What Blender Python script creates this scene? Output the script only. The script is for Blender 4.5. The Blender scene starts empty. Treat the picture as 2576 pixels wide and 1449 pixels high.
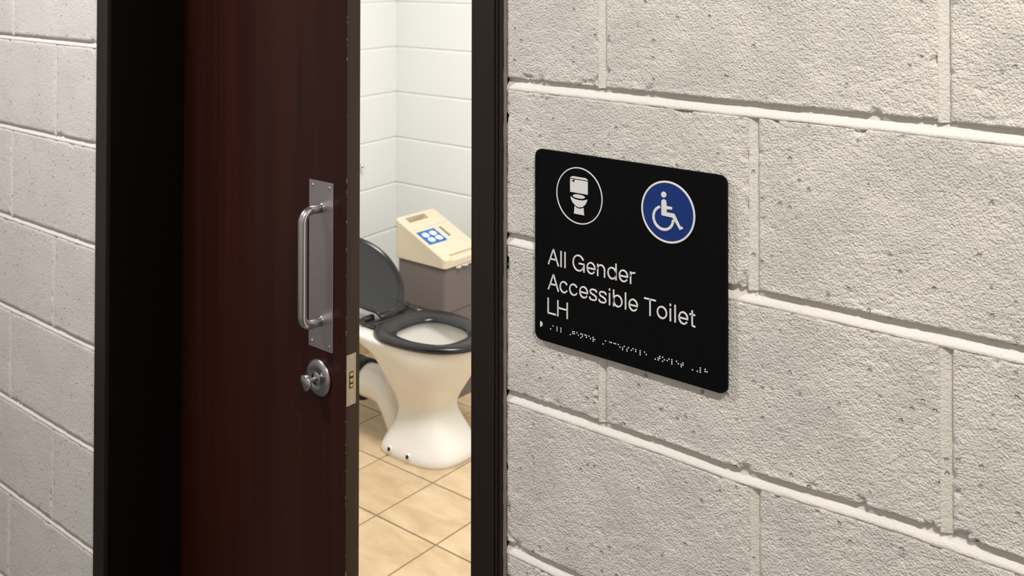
import bpy, bmesh, math
import numpy as np
from mathutils import Vector, Matrix

# ------------------------------------------------------------------ camera, world, lamps
SC = bpy.context.scene
COL = SC.collection
FZ = -1.49          # finished floor level (z = 0 is the bed joint above the sign)
CZ = 1.21           # ceiling level

cam_d = bpy.data.cameras.new('camera')
cam = bpy.data.objects.new('camera', cam_d)
COL.objects.link(cam)
fw = Vector((-0.63620626, 0.77136596, 0.01536739))
rt = Vector((0.77146472, 0.63627159, 0.00080918))
up = Vector((0.00915366, -0.0123702, 0.99988159))
M = Matrix((rt, up, -fw)).transposed().to_4x4()
M.translation = Vector((0.69626601, -1.01686292, 0.15524156))
cam.matrix_world = M
cam_d.sensor_width = 36.0
cam_d.lens = 2524.7 * 36.0 / 2576.0
cam_d.shift_y = -(724.5 + 121.5) / 2576.0
cam_d.clip_start = 0.02
cam_d.dof.use_dof = True
cam_d.dof.focus_distance = 1.25
cam_d.dof.aperture_fstop = 13.0
SC.camera = cam

SC.view_settings.view_transform = 'Standard'
SC.view_settings.look = 'None'
SC.view_settings.gamma = 1.0
SC.view_settings.use_curve_mapping = False
SC.view_settings.exposure = 0.0

w = bpy.data.worlds.new('world')
SC.world = w
w.use_nodes = True
w.node_tree.nodes['Background'].inputs[0].default_value = (0.85, 0.87, 0.9, 1)
w.node_tree.nodes['Background'].inputs[1].default_value = 0.12


def lamp(name, loc, size, power, color, rot=(0, 0, 0)):
    d = bpy.data.lights.new(name, 'AREA')
    d.shape = 'RECTANGLE'
    d.size, d.size_y = size
    d.energy = power
    d.color = color
    o = bpy.data.objects.new(name, d)
    o.location = loc
    o.rotation_euler = rot
    COL.objects.link(o)
    return o


lamp('corridor_lamp', (0.92, -0.84, CZ - 0.02), (0.26, 0.09), 34.0, (1.0, 0.95, 0.85))
lamp('corridor_lamp', (-1.30, -0.84, CZ - 0.02), (0.26, 0.09), 31.0, (1.0, 0.955, 0.995))
lamp('toilet_lamp', (-0.75, 0.85, CZ - 0.02), (1.2, 0.35), 62.0, (1.0, 0.985, 0.96))

# ------------------------------------------------------------------ helpers
RNG = np.random.default_rng(7)


def hash2(ix, iy, seed):
    n = (ix.astype(np.int64) * 374761393 + iy.astype(np.int64) * 668265263 + seed * 1442695041) & 0xffffffff
    n = ((n ^ (n >> 13)) * 1274126177) & 0xffffffff
    return ((n ^ (n >> 16)) & 0xffff) / 65535.0


def vnoise(x, y, seed=0):
    x0 = np.floor(x); y0 = np.floor(y)
    fx = x - x0; fy = y - y0
    fx = fx * fx * (3 - 2 * fx); fy = fy * fy * (3 - 2 * fy)
    a = hash2(x0, y0, seed); b = hash2(x0 + 1, y0, seed)
    c = hash2(x0, y0 + 1, seed); d = hash2(x0 + 1, y0 + 1, seed)
    return (a * (1 - fx) + b * fx) * (1 - fy) + (c * (1 - fx) + d * fx) * fy


def fbm(x, y, seed=0, octv=3):
    s = 0; a = 1; t = 0
    for i in range(octv):
        s = s + a * vnoise(x * 2 ** i, y * 2 ** i, seed + i * 17); t += a; a *= .5
    return s / t


def link(name, me, mat=None, parent=None, smooth=False):
    o = bpy.data.objects.new(name, me)
    COL.objects.link(o)
    if mat is not None:
        me.materials.clear(); me.materials.append(mat)
    if smooth:
        me.polygons.foreach_set('use_smooth', [True] * len(me.polygons))
    if parent is not None:
        o.parent = parent
    return o


def from_bm(name, bm, mat=None, parent=None, smooth=False):
    me = bpy.data.meshes.new(name)
    bmesh.ops.recalc_face_normals(bm, faces=bm.faces)
    bm.to_mesh(me); bm.free()
    return link(name, me, mat, parent, smooth)


def from_py(name, verts, faces, mat=None, parent=None, smooth=False, fix=True):
    me = bpy.data.meshes.new(name)
    me.from_pydata([tuple(map(float, v)) for v in verts], [], faces)
    me.update()
    if fix:
        bm = bmesh.new(); bm.from_mesh(me)
        bmesh.ops.recalc_face_normals(bm, faces=bm.faces)
        bm.to_mesh(me); bm.free()
    return link(name, me, mat, parent, smooth)


def empty(name, loc=(0, 0, 0)):
    o = bpy.data.objects.new(name, None)
    o.empty_display_size = 0.05
    o.location = loc
    COL.objects.link(o)
    return o


def tag(o, label=None, cat=None, group=None, kind=None):
    if label: o['label'] = label
    if cat: o['category'] = cat
    if group: o['group'] = group
    if kind: o['kind'] = kind
    return o


def add_box(bm, lo, hi, bev=0.0, seg=2):
    r = bmesh.ops.create_cube(bm, size=1.0)
    vs = r['verts']
    for v in vs:
        v.co = Vector([lo[i] + (v.co[i] + .5) * (hi[i] - lo[i]) for i in range(3)])
    if bev > 0:
        es = list({e for v in vs for e in v.link_edges})
        bmesh.ops.bevel(bm, geom=es, offset=bev, segments=seg, profile=0.5, affect='EDGES')


def add_course_box(bm, lo, hi, bev, seg=2):
    """box whose long horizontal arrises alone are rounded, so that its ends butt flush"""
    n0 = set(bm.edges)
    add_box(bm, lo, hi)
    es = [e for e in bm.edges if e not in n0 and abs(e.verts[0].co.x - e.verts[1].co.x) > abs(e.verts[0].co.z - e.verts[1].co.z) + 1e-6
          and abs(e.verts[0].co.y - e.verts[1].co.y) < 1e-6]
    bmesh.ops.bevel(bm, geom=es, offset=bev, segments=seg, profile=0.5, affect='EDGES')


def box(name, lo, hi, mat, parent=None, bev=0.0, seg=2, smooth=False):
    bm = bmesh.new(); add_box(bm, lo, hi, bev, seg)
    return from_bm(name, bm, mat, parent, smooth)


def add_prism(bm, pts, origin, u, v, nrm, depth, bev=0.0):
    """Polygon given in (u,v) coordinates, extruded along nrm by depth."""
    origin, u, v, nrm = map(Vector, (origin, u, v, nrm))
    bot = [bm.verts.new(origin + u * p[0] + v * p[1]) for p in pts]
    top = [bm.verts.new(origin + u * p[0] + v * p[1] + nrm * depth) for p in pts]
    n = len(pts)
    ft = bm.faces.new(top); bm.faces.new(bot[::-1])
    for i in range(n):
        bm.faces.new((bot[i], bot[(i + 1) % n], top[(i + 1) % n], top[i]))
    if bev > 0:
        bmesh.ops.bevel(bm, geom=list(ft.edges), offset=bev, segments=2, profile=0.5, affect='EDGES')


def loft(rings, closed=True, cap0=True, cap1=True):
    """rings: list of equal length point lists -> verts, faces"""
    n = len(rings[0]); V = []; F = []
    for r in rings: V += [tuple(p) for p in r]
    for k in range(len(rings) - 1):
        for i in range(n if closed else n - 1):
            j = (i + 1) % n
            F.append((k * n + i, k * n + j, (k + 1) * n + j, (k + 1) * n + i))
    if cap0: F.append(tuple(range(n - 1, -1, -1)))
    if cap1: F.append(tuple((len(rings) - 1) * n + i for i in range(n)))
    return V, F


def tube(path, radii, n=20):
    path = [Vector(p) for p in path]
    rings = []
    prev = None
    for i, p in enumerate(path):
        t = (path[min(i + 1, len(path) - 1)] - path[max(i - 1, 0)]).normalized()
        if prev is None:
            a = Vector((0, 0, 1)) if abs(t.z) < .9 else Vector((1, 0, 0))
            x = t.cross(a).normalized()
        else:
            x = (prev - t * prev.dot(t)).normalized()
        prev = x
        y = t.cross(x)
        r = radii if isinstance(radii, (int, float)) else radii[i]
        rings.append([p + (x * math.cos(2 * math.pi * k / n) + y * math.sin(2 * math.pi * k / n)) * r for k in range(n)])
    return loft(rings)


def smooth_path(pts, n=8):
    """Catmull-Rom through the points"""
    P = [Vector(p) for p in pts]
    P = [P[0] * 2 - P[1]] + P + [P[-1] * 2 - P[-2]]
    out = []
    for i in range(1, len(P) - 2):
        for k in range(n):
            t = k / n
            a, b, c, d = P[i - 1], P[i], P[i + 1], P[i + 2]
            out.append(.5 * ((2 * b) + (c - a) * t + (2 * a - 5 * b + 4 * c - d) * t * t + (3 * b - a - 3 * c + d) * t ** 3))
    out.append(P[-2])
    return out


def lathe(profile, centre, axis, n=32):
    """profile: (radius, height along axis)"""
    centre = Vector(centre); ax = Vector(axis).normalized()
    a = Vector((0, 0, 1)) if abs(ax.z) < .9 else Vector((1, 0, 0))
    x = ax.cross(a).normalized(); y = ax.cross(x)
    rings = [[centre + ax * h + (x * math.cos(2 * math.pi * k / n) + y * math.sin(2 * math.pi * k / n)) * max(r, 1e-5)
              for k in range(n)] for r, h in profile]
    return loft(rings)


# ------------------------------------------------------------------ materials
def mat(name, color, rough=.5, metal=0.0, spec=.5, coat=0.0):
    m = bpy.data.materials.new(name); m.use_nodes = True
    b = m.node_tree.nodes['Principled BSDF']
    b.inputs['Base Color'].default_value = (*color, 1)
    b.inputs['Roughness'].default_value = rough
    b.inputs['Metallic'].default_value = metal
    b.inputs['Specular IOR Level'].default_value = spec
    b.inputs['Coat Weight'].default_value = coat
    b.inputs['Coat Roughness'].default_value = .12
    return m


def N(m, t, **kw):
    n = m.node_tree.nodes.new(t)
    for k, v in kw.items():
        if k in n.inputs: n.inputs[k].default_value = v
        else: setattr(n, k, v)
    return n


def L(m, a, b): m.node_tree.links.new(a, b)


def pos(m, scale=(1, 1, 1)):
    g = N(m, 'ShaderNodeNewGeometry')
    mp = N(m, 'ShaderNodeMapping')
    mp.inputs['Scale'].default_value = scale
    L(m, g.outputs['Position'], mp.inputs['Vector'])
    return mp.outputs['Vector']


def srgb(r, g, b):
    f = lambda c: (c / 255 / 12.92) if c / 255 <= .04045 else ((c / 255 + .055) / 1.055) ** 2.4
    return (f(r), f(g), f(b))


def block_paint(name, col, fine=1.0, pits=1.0, rough=.62, dist=.0031):
    m = mat(name, col, rough, spec=.35)
    b = m.node_tree.nodes['Principled BSDF']
    p = pos(m)
    # gentle warping of the lookup so that the grain runs unevenly
    n1 = N(m, 'ShaderNodeTexNoise', Scale=380.0, Detail=3.0, Roughness=.65)
    n2 = N(m, 'ShaderNodeTexNoise', Scale=130.0, Detail=3.0, Roughness=.6)
    n3 = N(m, 'ShaderNodeTexNoise', Scale=14.0, Detail=2.0)
    vo = N(m, 'ShaderNodeTexVoronoi', Scale=95.0)
    vo.inputs['Randomness'].default_value = 1.0
    for n in (n1, n2, n3, vo): L(m, p, n.inputs['Vector'])
    # pits: small radius around voronoi cell points, only where a second noise allows
    pr = N(m, 'ShaderNodeMapRange'); pr.inputs['From Min'].default_value = .10; pr.inputs['From Max'].default_value = .26
    pr.inputs['To Min'].default_value = -1.0; pr.inputs['To Max'].default_value = 0.0
    wob = N(m, 'ShaderNodeMath', operation='MULTIPLY_ADD'); wob.inputs[1].default_value = .35; wob.inputs[2].default_value = -.17
    L(m, n1.outputs['Fac'], wob.inputs[0])
    ad = N(m, 'ShaderNodeMath', operation='ADD')
    L(m, vo.outputs['Distance'], ad.inputs[0]); L(m, wob.outputs[0], ad.inputs[1])
    L(m, ad.outputs[0], pr.inputs['Value'])
    sel = N(m, 'ShaderNodeSeparateColor'); L(m, vo.outputs['Color'], sel.inputs[0])
    gt = N(m, 'ShaderNodeMath', operation='GREATER_THAN'); gt.inputs[1].default_value = .86
    L(m, sel.outputs[0], gt.inputs[0])
    pm = N(m, 'ShaderNodeMath', operation='MULTIPLY'); L(m, pr.outputs[0], pm.inputs[0]); L(m, gt.outputs[0], pm.inputs[1])
    pk = N(m, 'ShaderNodeMath', operation='MULTIPLY'); pk.inputs[1].default_value = 1.5 * pits; L(m, pm.outputs[0], pk.inputs[0])
    # grain amplitude varies over the face
    ar = N(m, 'ShaderNodeMapRange'); ar.inputs['From Min'].default_value = .35; ar.inputs['From Max'].default_value = .65
    ar.inputs['To Min'].default_value = .45 * fine; ar.inputs['To Max'].default_value = 1.25 * fine
    L(m, n3.outputs['Fac'], ar.inputs['Value'])
    g1 = N(m, 'ShaderNodeMath', operation='MULTIPLY'); L(m, n1.outputs['Fac'], g1.inputs[0]); L(m, ar.outputs[0], g1.inputs[1])
    g2 = N(m, 'ShaderNodeMath', operation='MULTIPLY'); L(m, n2.outputs['Fac'], g2.inputs[0]); g2.inputs[1].default_value = .65
    v2 = N(m, 'ShaderNodeTexVoronoi', Scale=430.0); L(m, p, v2.inputs['Vector'])
    v3 = N(m, 'ShaderNodeMath', operation='MULTIPLY'); L(m, v2.outputs['Distance'], v3.inputs[0]); v3.inputs[1].default_value = -.34 * fine
    s0 = N(m, 'ShaderNodeMath', operation='ADD'); L(m, g1.outputs[0], s0.inputs[0]); L(m, v3.outputs[0], s0.inputs[1])
    s1 = N(m, 'ShaderNodeMath', operation='ADD'); L(m, s0.outputs[0], s1.inputs[0]); L(m, g2.outputs[0], s1.inputs[1])
    s2 = N(m, 'ShaderNodeMath', operation='ADD'); L(m, s1.outputs[0], s2.inputs[0]); L(m, pk.outputs[0], s2.inputs[1])
    bp = N(m, 'ShaderNodeBump'); bp.inputs['Strength'].default_value = 1.0; bp.inputs['Distance'].default_value = dist
    L(m, s2.outputs[0], bp.inputs['Height']); L(m, bp.outputs[0], b.inputs['Normal'])
    # faint tonal drift of the paint
    mx = N(m, 'ShaderNodeMix', data_type='RGBA')
    mx.inputs[6].default_value = (*[c * .95 for c in col], 1); mx.inputs[7].default_value = (*[min(1, c * 1.05) for c in col], 1)
    n4 = N(m, 'ShaderNodeTexNoise', Scale=5.0, Detail=3.0); L(m, p, n4.inputs['Vector'])
    L(m, n4.outputs['Fac'], mx.inputs[0]); L(m, mx.outputs[2], b.inputs['Base Color'])
    return m


def smooth_paint(name, col, rough=.5, dist=.0004):
    m = mat(name, col, rough, spec=.4)
    b = m.node_tree.nodes['Principled BSDF']
    p = pos(m)
    n1 = N(m, 'ShaderNodeTexNoise', Scale=90.0, Detail=3.0); L(m, p, n1.inputs['Vector'])
    bp = N(m, 'ShaderNodeBump'); bp.inputs['Distance'].default_value = dist
    L(m, n1.outputs['Fac'], bp.inputs['Height']); L(m, bp.outputs[0], b.inputs['Normal'])
    return m


def wood(name, c1, c2, rough, grain=(60, 60, 1.6), coat=.0, spec=.5):
    m = mat(name, c1, rough, spec=spec, coat=coat)
    b = m.node_tree.nodes['Principled BSDF']
    p = pos(m, grain)
    n1 = N(m, 'ShaderNodeTexNoise', Scale=1.0, Detail=5.0, Roughness=.6); L(m, p, n1.inputs['Vector'])
    p2 = pos(m, (grain[0] * .12, grain[1] * .12, grain[2] * .5))
    n2 = N(m, 'ShaderNodeTexNoise', Scale=1.0, Detail=2.0); L(m, p2, n2.inputs['Vector'])
    av = N(m, 'ShaderNodeMath', operation='MULTIPLY_ADD'); av.inputs[1].default_value = .45
    L(m, n1.outputs['Fac'], av.inputs[0])
    hf = N(m, 'ShaderNodeMath', operation='MULTIPLY'); hf.inputs[1].default_value = .55; L(m, n2.outputs['Fac'], hf.inputs[0])
    L(m, hf.outputs[0], av.inputs[2])
    cr = N(m, 'ShaderNodeValToRGB')
    cr.color_ramp.elements[0].position = .36; cr.color_ramp.elements[0].color = (*c1, 1)
    cr.color_ramp.elements[1].position = .66; cr.color_ramp.elements[1].color = (*c2, 1)
    L(m, av.outputs[0], cr.inputs[0]); L(m, cr.outputs[0], b.inputs['Base Color'])
    bp = N(m, 'ShaderNodeBump'); bp.inputs['Distance'].default_value = .0001; bp.inputs['Strength'].default_value = .5
    L(m, n1.outputs['Fac'], bp.inputs['Height']); L(m, bp.outputs[0], b.inputs['Normal'])
    return m


def brushed(name, col, rough, scale=(40, 40, 900), relief=.00003):
    m = mat(name, col, rough, metal=1.0)
    b = m.node_tree.nodes['Principled BSDF']
    n1 = N(m, 'ShaderNodeTexNoise', Scale=1.0, Detail=3.0); L(m, pos(m, scale), n1.inputs['Vector'])
    mr = N(m, 'ShaderNodeMapRange'); mr.inputs['To Min'].default_value = rough * .8; mr.inputs['To Max'].default_value = rough * 1.3
    L(m, n1.outputs['Fac'], mr.inputs['Value']); L(m, mr.outputs[0], b.inputs['Roughness'])
    bp = N(m, 'ShaderNodeBump'); bp.inputs['Distance'].default_value = relief
    L(m, n1.outputs['Fac'], bp.inputs['Height']); L(m, bp.outputs[0], b.inputs['Normal'])
    return m


PAINT = (0.70, 0.68, 0.645)
M_BLOCK = block_paint('painted_block', PAINT)
M_BLOCKL = block_paint('painted_block_smoother', PAINT, fine=.62, dist=.0021)
M_MORTAR = block_paint('painted_mortar', PAINT, fine=.55, pits=.1, dist=.0012)
M_WHITE = smooth_paint('white_gloss_block_paint', (0.84, 0.855, 0.84))
M_CEIL = smooth_paint('ceiling_paint', (0.8, 0.8, 0.78), .8)
M_FRAME = wood('dark_frame_paint', (0.0115, 0.008, 0.0065), (0.015, 0.0105, 0.0085), .34, spec=.34)
M_DOOR = wood('mahogany_veneer', (0.018, 0.0048, 0.0036), (0.036, 0.0095, 0.0060), .30, grain=(70, 70, 1.4), spec=.24)
M_LINING = mat('frame_paint_shaded', (0.0022, 0.0018, 0.0016), .55, spec=.12)  # darker copy of the frame paint, shade of the opening put into its colour
M_EDGE = wood('door_edge_timber', (0.019, 0.0095, 0.0058), (0.036, 0.019, 0.011), .5, grain=(120, 120, 3), spec=.25)
M_STEEL = mat('satin_steel', (0.50, 0.49, 0.505), .27, 1.0)
M_PLATE = brushed('satin_plate', (0.60, 0.565, 0.58), .38)
M_CHROME = mat('chrome', (0.8, 0.8, 0.8), .08, 1.0)
M_BRASS = mat('brass', (0.55, 0.38, 0.15), .3, 1.0)
M_SLOT = mat('dark_slot', (0.004, 0.004, 0.004), .8)
M_SIGN = mat('black_sign_face', (0.0013, 0.0014, 0.0018), .65, spec=.10)
M_LETTER = mat('raised_white_acrylic', (0.70, 0.71, 0.72), .4)
M_BLUE = mat('sign_blue', srgb(11, 47, 116), .5, spec=.3)
M_CERAM = mat('vitreous_china', (0.86, 0.84, 0.785), .10, spec=.5)
M_SEAT = mat('black_seat_plastic', (0.014, 0.015, 0.0165), .22, spec=.5)
M_RUBBER = mat('black_rubber', (0.012, 0.013, 0.015), .6)
M_WATER = mat('bowl_water', (0.55, 0.56, 0.5), .03)
M_BIN_LID = mat('beige_plastic', (0.77, 0.67, 0.50), .42)
M_BIN = mat('mauve_grey_plastic', (0.175, 0.142, 0.145), .5)
M_STK = mat('sticker_blue', srgb(20, 105, 190), .35)
M_STKW = mat('sticker_white', (0.85, 0.87, 0.88), .4)
M_PRINT = mat('grey_print', (0.11, 0.12, 0.16), .5)
M_BAG = mat('bin_bag', (0.6, 0.6, 0.6), .35)
M_GROUT = smooth_paint('grey_grout', (0.25, 0.22, 0.18), .85)
M_CFLOOR = smooth_paint('corridor_vinyl', (0.11, 0.10, 0.095), .5)
M_BLOCKFAR = smooth_paint('opposite_wall_paint', (0.60, 0.575, 0.54), .7)
M_CAULK = mat('caulk', (0.20, 0.17, 0.15), .6)


def tile_mat():
    m = mat('sand_tile', (0.6, 0.45, 0.28), .33, spec=.45)
    b = m.node_tree.nodes['Principled BSDF']
    n1 = N(m, 'ShaderNodeTexNoise', Scale=7.0, Detail=5.0, Roughness=.6, Distortion=.6); L(m, pos(m, (1, 2.2, 1)), n1.inputs['Vector'])
    oi = N(m, 'ShaderNodeObjectInfo')
    ad = N(m, 'ShaderNodeMath', operation='MULTIPLY_ADD'); ad.inputs[1].default_value = .12; L(m, oi.outputs['Random'], ad.inputs[0]); L(m, n1.outputs['Fac'], ad.inputs[2])
    cr = N(m, 'ShaderNodeValToRGB')
    e = cr.color_ramp.elements
    e[0].position = .34; e[0].color = (0.53, 0.375, 0.215, 1)
    e[1].position = .72; e[1].color = (0.70, 0.54, 0.345, 1)
    L(m, ad.outputs[0], cr.inputs[0]); L(m, cr.outputs[0], b.inputs['Base Color'])
    n2 = N(m, 'ShaderNodeTexNoise', Scale=40.0, Detail=2.0); L(m, pos(m), n2.inputs['Vector'])
    bp = N(m, 'ShaderNodeBump'); bp.inputs['Distance'].default_value = .0004
    L(m, n2.outputs['Fac'], bp.inputs['Height']); L(m, bp.outputs[0], b.inputs['Normal'])
    return m


M_TILE = tile_mat()

# ------------------------------------------------------------------ corridor wall of painted concrete blocks
JT, JB = 0.0062, 0.0085      # bed joint: extent above / below its line
HJ = 0.0055                  # half width of a head joint
LX0, LX1 = -3.40, -1.205     # wall left of the doorway
RX0, RX1 = -0.152, 2.10      # wall right of the doorway
HEAD = 0.62                  # underside of the door head

zl_x = np.array([-0.15, 0.10, 0.17, 0.35, 0.47])
ZOFF = {0: [.0035, .001, .0005, 0, -.001], 1: [0, -.0015, -.0035, -.002, -.001],
        2: [-.0052, -.002, -.003, .005, .0055], 3: [-.0015, -.002, -.002, 0, 0]}


def set_joint(side):
    # the mason left tighter, flusher joints left of the doorway
    global JT, JB, HJ
    JT, JB, HJ = (.0046, .0060, .0028) if side == 'l' else (.0062, .0085, .0055)


def zline(k, x):
    base = -0.2 * k
    if k in ZOFF:
        return base + np.interp(x, zl_x, ZOFF[k]) * np.where(np.asarray(x) > -.5, 1, 0)
    return base + 0 * np.asarray(x, float)


def block_mesh(x0, x1, ktop, fine, floor_clip=None):
    """A block: rough front relief, irregular arrises, plain sides going back into the wall."""
    xa, xb = x0 + HJ, x1 - HJ
    step = 0.0022 if fine == 2 else (0.005 if fine == 1 else 0.03)
    nx = max(4, int((xb - xa) / step)); nz = max(4, int(.186 / step))
    u = np.linspace(0, 1, nx + 1); v = np.linspace(0, 1, nz + 1)
    if fine:                                   # tighter rows at the arrises
        u = .5 - .5 * np.sign(.5 - u) * np.abs(2 * np.abs(u - .5)) ** .85 * 1.0
        v = .5 - .5 * np.sign(.5 - v) * np.abs(2 * np.abs(v - .5)) ** .80
    X = xa + (xb - xa) * u
    zt = zline(ktop, X) - JB; zb = zline(ktop + 1, X) + JT
    if floor_clip is not None: zb = np.maximum(zb, floor_clip)
    XX, VV = np.meshgrid(X, v, indexing='ij')
    ZZ = zb[:, None] + (zt - zb)[:, None] * VV
    d = np.minimum(np.minimum(XX - xa, xb - XX), np.minimum(ZZ - zb[:, None], zt[:, None] - ZZ))
    Y = np.zeros_like(XX)
    if fine:
        r = 0.0022 + .0022 * fbm(XX * 60, ZZ * 60, 3)
        e = np.clip(1 - d / r, 0, 1)
        Y += .0022 * e ** 2.2
        # chipped arrises and corners
        cn = fbm(XX * 75, ZZ * 75, 11)
        dc = np.minimum(np.hypot(XX - xa, ZZ - zb[:, None]), np.hypot(XX - xb, ZZ - zb[:, None]))
        near = np.clip(1 - d / .0095, 0, 1)
        thr = .69 - .12 * np.clip(1 - dc / .05, 0, 1)
        Y += .0060 * np.clip((cn - thr) * 11, 0, 1) * near
        # small scattered pits
        pn = fbm(XX * 120, ZZ * 150, 29, 2)
        Y += .0013 * np.clip((pn - .81) * 12, 0, 1)
        Y += .0011 * (fbm(XX * 18, ZZ * 18, 5, 2) - .5)
        if fine == 2:
            Y += .0009 * (vnoise(XX * 210, ZZ * 240, 8) - .5)
        # squeezed paint bead along the lower arris
        low = ZZ - zb[:, None]
        Y -= .0012 * np.exp(-((low - .003) / .0022) ** 2) * np.clip((fbm(XX * 40, XX * 0, 21) - .42) * 5, 0, 1)
    V = np.stack([XX, Y, ZZ], -1).reshape(-1, 3)
    nu, nv = len(X), len(v)
    idx = np.arange(nu * nv).reshape(nu, nv)
    a = idx[:-1, :-1].ravel(); b = idx[1:, :-1].ravel(); c = idx[1:, 1:].ravel(); dd = idx[:-1, 1:].ravel()
    F = np.stack([a, b, c, dd], 1)
    # sides
    per = np.concatenate([idx[:, 0], idx[-1, 1:], idx[-2::-1, -1], idx[0, -2:0:-1]])
    B = V[per].copy(); B[:, 1] = .03
    base = len(V); V = np.vstack([V, B])
    n = len(per); i = np.arange(n); j = (i + 1) % n
    S = np.stack([per[i], base + i, base + j, per[j]], 1)
    F = np.vstack([F, S])
    org = np.array([(xa + xb) / 2, 0, float(zb.mean() + zt.mean()) / 2])
    V = V - org
    me = bpy.data.meshes.new('concrete_block')
    me.vertices.add(len(V)); me.vertices.foreach_set('co', V.ravel())
    me.loops.add(F.size); me.loops.foreach_set('vertex_index', F.ravel().astype(np.int32))
    me.polygons.add(len(F)); me.polygons.foreach_set('loop_start', np.arange(0, F.size, 4, dtype=np.int32))
    me.polygons.foreach_set('loop_total', np.full(len(F), 4, np.int32))
    sm = np.ones(len(F), bool); sm[-n:] = False
    me.polygons.foreach_set('use_smooth', sm)
    me.update(calc_edges=True)
    return me, org


def course_joints(x0, x1, phase):
    js = [x0 - HJ]
    k = math.ceil((x0 + .03 - phase) / .4)
    while phase + .4 * k < x1 - .03:
        js.append(phase + .4 * k); k += 1
    js.append(x1 + HJ)
    return js


# wall core (the mesh of the wall itself)
bm = bmesh.new()
CORE = .008
add_box(bm, (LX0, CORE, FZ), (LX1, .15, CZ))
add_box(bm, (RX0, CORE, FZ), (RX1, .15, CZ))
add_box(bm, (LX1, CORE, HEAD + .05), (RX0, .15, CZ))
wall = tag(from_bm('wall_front', bm, M_MORTAR), 'painted concrete block wall of the corridor around the doorway', kind='structure')


def bed_joint(x0, x1, k, fine):
    st = .003 if fine else .03
    X = np.linspace(x0, x1, max(2, int((x1 - x0) / st)) + 1)
    z0 = zline(k, X)
    prof = [(JT + .002, .0072), (JT + .0003, .0068), (JT * .55, .0064), (.0006, .0054), (-.0014, .0040), (-JB * .45, .0018),
            (-JB * .75, .0003), (-JB, -.0002), (-JB - .0016, .0010)]
    rows = []
    for (dz, y) in prof:
        n = (fbm(X * 70, X * 0 + dz * 900 + k * 31, 41, 2) - .5) if fine else 0 * X
        rows.append(np.stack([X, y + n * .0010, z0 + dz + n * .0008], 1))
    V = np.concatenate(rows); m = len(X); F = []
    for r in range(len(prof) - 1):
        for i in range(m - 1):
            F.append((r * m + i, (r + 1) * m + i, (r + 1) * m + i + 1, r * m + i + 1))
    return V, F


def head_joint(x, k, fine, clip=None):
    z1 = float(zline(k, x)) - JB + .001; z0 = float(zline(k + 1, x)) + JT - .001
    if clip is not None: z0 = max(z0, clip)
    n = 40 if fine else 4
    Z = np.linspace(z0, z1, n)
    prof = [(-HJ - .0015, .002), (-HJ, .0006), (-HJ * .5, .0020), (0, .0034), (HJ * .40, .0048), (HJ * .85, .0056), (HJ + .0005, .0050), (HJ + .0015, .006)]
    rows = []
    for dx, y in prof:
        y *= .55 if HJ < .004 else 1
        nn = (fbm(Z * 60, Z * 0 + dx * 700 + x * 9, 51, 2) - .5) if fine else 0 * Z
        rows.append(np.stack([x + dx + nn * .0012, y + nn * .0014, Z], 1))
    V = np.concatenate(rows); F = []
    for r in range(len(prof) - 1):
        for i in range(n - 1):
            F.append((r * n + i, r * n + i + 1, (r + 1) * n + i + 1, (r + 1) * n + i))
    return V, F


JV, JF = [], []
HV, HF = [], []


def addj(vf):
    off = sum(len(v) for v in JV)
    JV.append(vf[0]); JF.extend([tuple(i + off for i in f) for f in vf[1]])


def addh(vf):
    off = sum(len(v) for v in HV)
    HV.append(vf[0]); HF.extend([tuple(i + off for i in f) for f in vf[1]])


for k in range(-6, 9):
    clip = FZ if -0.2 * (k + 1) < FZ else None
    even = (k % 2 == 1)     # course k lies between line k and line k+1; the one above line 0 is k = -1
    vis = -2 <= k <= 4
    visr = -2 <= k <= 3
    for side in ('l', 'r'):
        x0, x1 = (LX0, LX1) if side == 'l' else (RX0, RX1)
        set_joint(side)
        ph = (-1.578 if even else -1.382) if side == 'l' else (0.0 if even else 0.2)
        js = course_joints(x0, x1, ph)
        for a, b in zip(js[:-1], js[1:]):
            if side == 'r': f = 2 if (visr and a < .5) else 1
            else: f = 1
            zt = -0.2 * k
            if zt <= FZ + .02: continue
            me, org = block_mesh(a, b, k, f, clip)
            o = link('concrete_block', me, M_BLOCK if side == 'r' else M_BLOCKL, wall); o.location = org
        for x in js[1:-1]:
            addh(head_joint(x, k, (side == 'r' and visr) or (side == 'l' and vis), clip))
    if -0.2 * k > HEAD + .25:      # over the door head
        js = course_joints(LX1 + .0, RX0 - .0, -1.18 if even else -.98)
        for a, b in zip(js[:-1], js[1:]):
            me, org = block_mesh(a, b, k, 0, None)
            o = link('concrete_block', me, M_BLOCK, wall); o.location = org
for k in range(-5, 8):
    set_joint('l'); addj(bed_joint(LX0, LX1, k, -1 <= k <= 6)); set_joint('r')
    addj(bed_joint(RX0, RX1, k, -1 <= k <= 4))
V = np.concatenate(JV)
me = bpy.data.meshes.new('mortar_joints'); me.from_pydata(V.tolist(), [], JF); me.update()
o = link('mortar_joints', me, M_MORTAR, wall, smooth=True)
o['kind'] = 'stuff'
me = bpy.data.meshes.new('upright_joints'); me.from_pydata(np.concatenate(HV).tolist(), [], HF); me.update()
o = link('upright_joints', me, M_BLOCKL, wall, smooth=True)
o['kind'] = 'stuff'

# bead of filler where wall meets frame on the right
pts = [(RX0 - .0015, -.0005, z) for z in np.linspace(FZ + .003, HEAD, 150)]
rad = [.0022 + .0012 * float(vnoise(np.array(z[2] * 90), np.array(3.), 5)) for z in pts]
Vv, Ff = tube(pts, rad, 8)
from_py('filler_bead', Vv, Ff, M_CAULK, wall, True)

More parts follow.
